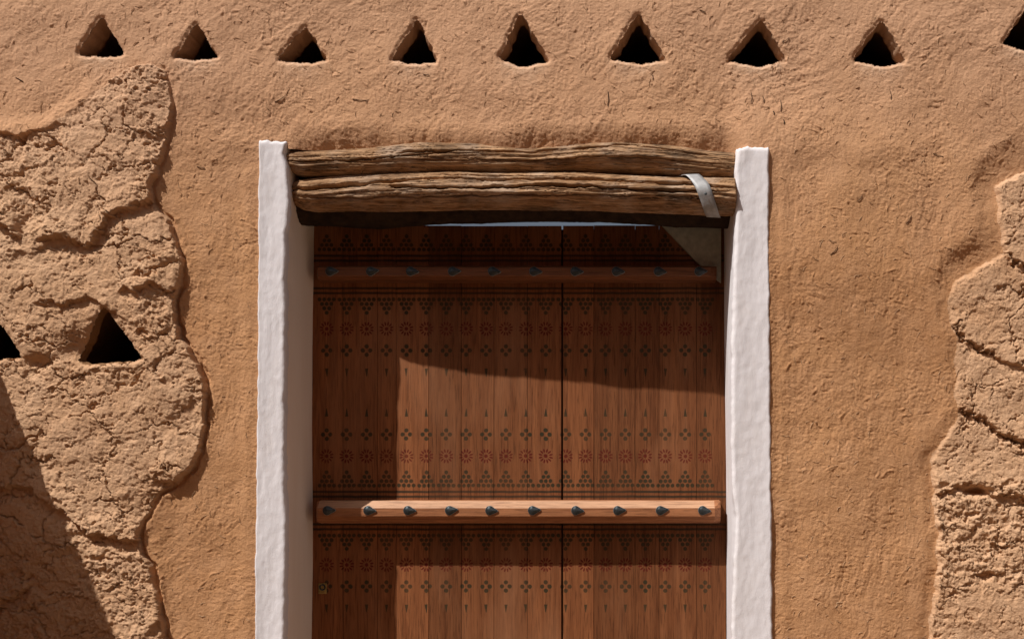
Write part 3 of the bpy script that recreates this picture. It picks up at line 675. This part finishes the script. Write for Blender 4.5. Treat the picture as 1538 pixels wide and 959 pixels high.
# ================================================================== LINTEL LOGS
def log(name, xa, xb, top, bot, ya, yb, seed, label, squash=1., nx=540, nth=150, endcut=6, grp='logs laid across the doorway as lintel', detail=1., mat=None, cracks=()):
    xs = np.linspace(xa, xb, nx)
    zt_ = np.interp(xs, [p[0] for p in top], [p[1] for p in top]); zb_ = np.interp(xs, [p[0] for p in bot], [p[1] for p in bot])
    k = np.ones(7) / 7
    sm = lambda a: np.convolve(np.pad(a, 12, 'edge'), np.ones(25) / 25, 'valid')
    zt_, zb_ = sm(zt_), sm(zb_)
    yc = np.interp(xs, [xa, xb], [ya, yb])
    th = np.linspace(0, 2 * np.pi, nth, endpoint=False)
    X, TH = np.meshgrid(xs, th, indexing='ij')
    cz = ((zt_ + zb_) / 2)[:, None]; R = ((zb_ - zt_) / 2)[:, None] * S
    # theta pi = towards the viewer, pi/2 = up; the texture seam sits at the back
    cu, su = np.cos(TH) * 1.6, np.sin(TH) * 1.6
    def cyl(fx, fr_, o=3, sd=0):
        return fbm(X / fx + cu * fr_ * .7, su * fr_ + cu * fr_ * .35 + X / fx * .15, o, seed + sd)
    wav = cyl(150, .7, 3, 1)
    r = R * (1 + .07 * wav * detail)
    TH2 = TH + .22 * fbm(X / 170, TH * 0, 3, seed + 31)
    a2 = np.minimum(TH2 % (2 * np.pi), 2 * np.pi - TH2 % (2 * np.pi))
    g1 = fbm(X / 230, TH2 * 4.2, 4, seed + 7, .58); g2 = fbm(X / 120, TH2 * 15, 3, seed + 9)
    fis = np.exp(-(g1 / .022) ** 2) * ss(-.25, .25, fbm(X / 110, TH2 * 2, 2, seed + 13))
    r = r + (g1 * .0055 + g2 * .0008 - fis * .011) * detail + fbm(X / 7, TH * 6, 2, seed + 21) * .0009
    for (pts, dep, wd) in cracks:                        # long drying cracks (px, degrees above the front)
        cxs = [p[0] for p in pts]; cth = np.interp(X, cxs, [math.radians(p[1]) for p in pts]) + fbm(X / 38, X * 0 + dep * 900, 4, seed + 3, .6) * .13
        lf = ss(cxs[0] - 2, cxs[0] + 14, X) * (1 - ss(cxs[-1] - 40, cxs[-1], X)); wv = wd * (.45 + .75 * ss(-.4, .5, fbm(X / 50, X * 0 + 3 + dep * 70, 3, seed + 5)))
        dth = TH - (np.pi - cth)                          # the front of the log is at pi, the top at pi / 2
        r = r - lf * dep * np.exp(-(dth / wv) ** 2) + lf * .003 * np.exp(-((dth + .14) / .10) ** 2)
    # cut ends
    ed = np.minimum((X - xa) / endcut, 1); ed2 = np.minimum((xb - X) / 6, 1)
    r = r * np.sqrt(np.clip(1 - (1 - np.clip(ed, 0, 1)) ** 2.5, .0, 1)) * np.sqrt(np.clip(1 - (1 - np.clip(ed2, 0, 1)) ** 3, .0, 1))
    kf = (D + yc[:, None]) / D; xc0, zc0 = (CX - 769) * S, (GY - CY) * S
    Xw = xc0 + (X - CX) * S * kf; Zc = zc0 + (CY - cz) * S * kf
    Yw = yc[:, None] + np.cos(TH) * r * squash
    Zw = Zc + np.sin(TH) * r
    Vl = np.stack([Xw, Yw, Zw], -1)
    base = np.array([Xw[:, 0].mean(), ya, Zc.mean() - .07])
    o = mesh_obj(name, Vl.reshape(-1, 3) - base, grid_faces(nx, nth, True), mat or M_LOG, None, True); o.location = base
    tag(o, label, 'log', grp); return o
log('lintel_log', 426, 1106, [(427, 232), (440, 226), (500, 226), (570, 222), (620, 215), (660, 214), (720, 217), (760, 220), (800, 225), (840, 221), (880, 216), (930, 214), (980, 217), (1020, 222), (1060, 228), (1106, 232)],
    [(427, 250), (445, 266), (520, 267), (620, 263), (760, 262), (900, 263), (1000, 266), (1106, 272)], .06, .03, 300,
    'upper lintel log, its bulging top tucked under the plaster', 1.05, nth=260, cracks=[([(600, 4), (720, 14), (790, 26), (860, 30)], .022, .05),
     ([(430, -12), (560, -6), (700, 2)], .014, .04), ([(860, 22), (960, 34), (1080, 24)], .016, .05), ([(700, -18), (900, -10), (1050, -14)], .010, .035)])
log('lintel_log', 435, 1106, [(435, 280), (445, 273), (520, 266), (600, 262), (700, 261), (850, 262), (1000, 266), (1106, 270)],
    [(435, 300), (447, 313), (470, 318), (600, 316), (750, 314), (900, 315), (1000, 319), (1106, 323)], .088, .004, 340,
    'lower lintel log with long splits and a metal strap at its right end', 1.08, nth=260, cracks=[([(430, 8), (520, 9), (570, 8)], .040, .10), ([(540, 12), (640, 28), (760, 20), (840, 30), (960, 22), (1104, 16)], .024, .055),
     ([(590, 0), (720, -8), (830, 2), (930, -6), (1104, -2)], .026, .06), ([(660, 44), (800, 40), (960, 46)], .014, .04), ([(470, -28), (700, -34), (980, -26)], .012, .04)])
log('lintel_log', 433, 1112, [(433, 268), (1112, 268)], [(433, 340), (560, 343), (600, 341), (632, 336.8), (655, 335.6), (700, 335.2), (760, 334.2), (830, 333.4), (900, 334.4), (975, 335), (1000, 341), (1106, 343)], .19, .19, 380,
    'dark shaded log behind the two front lintel logs', .95, 300, 70, 3, mat=M_SHADE_TWIG)
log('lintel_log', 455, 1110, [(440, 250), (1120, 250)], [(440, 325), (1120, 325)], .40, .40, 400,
    'hindmost dark lintel log above the top of the door', .9, 120, 40, 3, mat=M_SHADE_TWIG)

# metal strap hugging the lower log
def strap():
    n = 26; V_ = []; F_ = []; xs_ = np.linspace(0, 1, n)
    ya_ = .010; R_ = .092
    for i, f in enumerate(xs_):
        phi = math.radians(100 - 172 * f); c0 = np.array(W(1025 + 46 * f ** .75, 298, ya_)); slack = .004 + .006 * math.sin(f * 9) ** 2
        for s_ in (-1, -.5, 0, .5, 1):
            ph = phi + s_ * .10 * (1 - f)
            for t_ in (0, .0025):
                r = R_ + slack + .0025 - t_ + .002 * s_ * math.sin(f * 14)
                V_.append((c0[0] + s_ * .031 + (1 - f) * 0, c0[1] - r * math.cos(ph), c0[2] + r * math.sin(ph)))
    for i in range(n - 1):
        for k in range(4):
            a = i * 10 + k * 2; b = a + 10
            F_.append((a, a + 2, b + 2, b)); F_.append((a + 1, b + 1, b + 3, a + 3))
        for k in (0, 8): a = i * 10 + k; b = a + 10; F_.append((a, b, b + 1, a + 1) if k == 0 else (a, a + 1, b + 1, b))
    for i in (0, n - 1):
        for k in range(4): a = i * 10 + k * 2; F_.append((a, a + 1, a + 3, a + 2))
    root = empty('metal_strap', W(1055, 317, -.05), 'bent grey metal strap nailed over the right end of the lower log', 'strap')
    o = mesh_obj('strap_band', np.array(V_) - np.array(root.location), F_, M_STRAP, root, True)
    bm = bmesh.new(); bmesh.ops.create_uvsphere(bm, u_segments=10, v_segments=6, radius=.006)
    nb = bm_obj('nail', bm, M_IRON, root, True); nb.location = Vector(W(1060, 291, -.0965)) - root.location; nb.scale = (1, .5, 1)
strap()

# ================================================================== DOOR
door = empty('wooden_door', (W(780, 0, DD)[0], DD, 0), 'wide reddish brown plank door with stencilled rosettes and dots between white jambs', 'door')
dl = Vector((door.location.x, DD, 0))
def dput(o, origin_world_aligned=True): return o
EDG = [466.5, 515, 567, 595, 644, 693, 742, 792, 843.2]; EDR = [845.6, 892, 954, 990, 1046, 1091]
ztop = W(0, 338.5, DD)[2]
rs = np.random.RandomState(12)
# the planks keep their mesh in world-aligned metres (x, z) so that the stencil runs across them
def plank(a, b):
    xa, xb = W(a, 0, DD)[0], W(b, 0, DD)[0]; off = rs.uniform(-.0012, .0012); g_ = .0007
    bm = bmesh.new(); n = 30; prof = [(xa + g_, .024), (xa + g_, .0012), (xa + g_ + .0012, 0)] + [(xa + (xb - xa) * f, rs.uniform(-.0006, .0006)) for f in (.25, .5, .75)] + [(xb - g_ - .0012, 0), (xb - g_, .0012), (xb - g_, .024)]
    zt = ztop - rs.uniform(0, .004)
    rows = []
    for (x, y) in prof: rows.append([bm.verts.new((x, DD + off + y, z)) for z in np.linspace(.03, zt, n)])
    for i in range(len(prof) - 1):
        for j in range(n - 1): bm.faces.new((rows[i][j], rows[i + 1][j], rows[i + 1][j + 1], rows[i][j + 1]))
    bm.faces.new([r[-1] for r in rows]); bm.faces.new([r[-1 * n] for r in rows][::-1]); bm.faces.new([rows[-1][j] for j in range(n)] + [rows[0][j] for j in range(n)][::-1])
    o = bm_obj('plank', bm, M_PLANK, door); o.location = -dl; return o
for E in (EDG, EDR):
    for a, b in zip(E[:-1], E[1:]): plank(a, b)
def box(name, a, b, ya, yb, z0, z1, mat, bev=.003):
    bm = chamfer_box(a, b, ya, yb, z0, z1, bev); o = bm_obj(name, bm, mat, door); o.location = -dl; return o
box('backing_board', W(458, 0, DD)[0], W(1100, 0, DD)[0], DD + .026, DD + .05, .03, ztop - .012, M_FRAME)
fp = W(466, 0, DD)[0]; box('frame_post', fp - .06, fp - .003, DD - .006, DD + .11, 0, ztop + .0, M_FRAME)
fp = W(1091.5, 0, DD)[0]; box('frame_post', fp + .003, fp + .07, DD - .03, DD + .11, 0, ztop + .0, M_FRAME)
# crossbars with chamfered front, studs
def teardrop():
    n = 28; V_ = [(0, -.011, 0)]; F_ = []
    for (k, y) in ((.45, -.0095), (.8, -.006), (.93, -.0045), (1.0, -.0055), (1.06, -.003), (1.06, .004)):
        for i in range(n):
            t = 2 * math.pi * i / n; r = .0215; x = r * math.cos(t); z = r * math.sin(t)
            x = x + (.017 * max(0, math.cos(t)) ** 3.5); z = z * (1 - .35 * max(0, math.cos(t)) ** 1.5)
            V_.append((x * k, y, z * k))
    for i in range(n): F_.append((0, 1 + (i + 1) % n, 1 + i))
    for q_ in range(5):
        for i in range(n):
            a = 1 + q_ * n; F_.append((a + i, a + (i + 1) % n, a + n + (i + 1) % n, a + n + i))
    me = bpy.data.meshes.new('stud'); me.from_pydata(V_, [], F_); me.materials.append(M_IRON); me.materials.append(M_RIM)
    me.polygons.foreach_set('material_index', np.array([1 if n * 4 <= i < n * 6 else 0 for i in range(len(F_))], np.int32))
    me.polygons.foreach_set('use_smooth', np.ones(len(F_), bool)); return me
STUD = teardrop(); PR = .115
def crossbar(pyc, px0, px1, studs, spy, label, hf=.021, hh=.052, hb=.004, mat=None):
    K = (D + DD - PR) / D
    zc = W(0, pyc, DD - PR)[2]; xa = W(px0, 0, DD - PR)[0]; xb = W(px1, 0, DD - PR)[0]
    # section: (y, z) — chamfers above and below a flat face
    sec = [(DD - .001, -hh - hb), (DD - PR + .036, -hh), (DD - PR + .003, -hf - .002), (DD - PR, -hf + .002), (DD - PR, hf - .002), (DD - PR + .003, hf + .002), (DD - PR + .034, hh + .002), (DD - .001, hh + .006)]
    bm = bmesh.new(); rows = []
    stt = [(xa - .002, .55), (xa + .012, 1)] + [(xa + (xb - xa) * f, 1) for f in np.linspace(.04, .96, 24)] + [(xb - .03, 1), (xb, .62)]
    for (x, k) in stt:
        cut = (1 - k) * .06
        rows.append([bm.verts.new((x + rs.uniform(-.0004, .0004), max(y, DD - PR + cut) , zc + z * (1 if y > DD - .01 else (.8 + .2 * k)) + rs.uniform(-.0005, .0005))) for (y, z) in sec])
    for i in range(len(rows) - 1):
        for j in range(len(sec) - 1): bm.faces.new((rows[i][j], rows[i][j + 1], rows[i + 1][j + 1], rows[i + 1][j]))
    bm.faces.new(rows[0][::-1]); bm.faces.new(rows[-1])
    bmesh.ops.recalc_face_normals(bm, faces=bm.faces[:]); bm.normal_update(); bm.faces.index_update()
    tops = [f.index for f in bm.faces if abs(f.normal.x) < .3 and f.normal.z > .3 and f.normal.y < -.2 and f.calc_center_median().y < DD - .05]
    o = bm_obj('crossbar', bm, mat or M_BAR, door); o.data.materials.append(M_BAR_SUNLIT if mat is None else mat)
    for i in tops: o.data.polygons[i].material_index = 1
    o.location = -dl; o['label'] = label
    for i, sx in enumerate(studs):
        s_ = bpy.data.objects.new('stud', STUD); link(s_, o); p = W(sx, spy, DD - PR)
        s_.location = (p[0], DD - PR, p[2]); s_.rotation_euler = (0, rs.uniform(-.12, .12), 0)
crossbar(768.5, 473, 1083, [492, 553, 613, 675.5, 736, 800, 865, 928, 992, 1055.5], 766, 'lower crossbar with its top edge in sunlight')
crossbar(407.5, 474, 1077, [496, 557, 617, 680, 740, 802, 864, 926, 989, 1050], 407.5, 'upper crossbar in deep shade', .020, .032, -.002, M_BAR_SHADE)
# pale triangular corner board
bm = bmesh.new(); y0 = DD - .022
P = [W(992, 336, DD - .02), W(1083, 336, DD - .02), W(1083, 424, DD - .02), W(1077, 420, DD - .02), W(1046, 393, DD - .02)]
v0 = [bm.verts.new((p[0], y0, p[2])) for p in P]; v1 = [bm.verts.new((p[0], DD - .004, p[2])) for p in P]
bm.faces.new(v0); bm.faces.new(v1[::-1])
for i in range(5): bm.faces.new((v0[i], v1[i], v1[(i + 1) % 5], v0[(i + 1) % 5]))
bmesh.ops.recalc_face_normals(bm, faces=bm.faces[:])
o = bm_obj('corner_board', bm, M_BRACKET, door); o.location = -dl
# brass lock plate with keyhole ring
p = W(484.5, 883, DD - .003)
bm = chamfer_box(p[0] - .020, p[0] + .020, DD - .006, DD - .0015, p[2] - .026, p[2] + .026, .0015)
pl = bm_obj('lock_plate', bm, M_BRASS, door); pl.location = -dl
bm = bmesh.new(); V_ = []; 
n = 20
rr = [[bm.verts.new((p[0] + r * math.cos(2 * math.pi * i / n), y, p[2] + .006 + r * math.sin(2 * math.pi * i / n))) for i in range(n)] for r, y in ((.016, DD - .006), (.015, DD - .012), (.010, DD - .012), (.009, DD - .0062))]
for a, b in zip(rr[:-1], rr[1:]):
    for i in range(n): bm.faces.new((a[i], a[(i + 1) % n], b[(i + 1) % n], b[i]))
bmesh.ops.recalc_face_normals(bm, faces=bm.faces[:])
link_o = bm_obj('lock_ring', bm, M_IRON, pl)
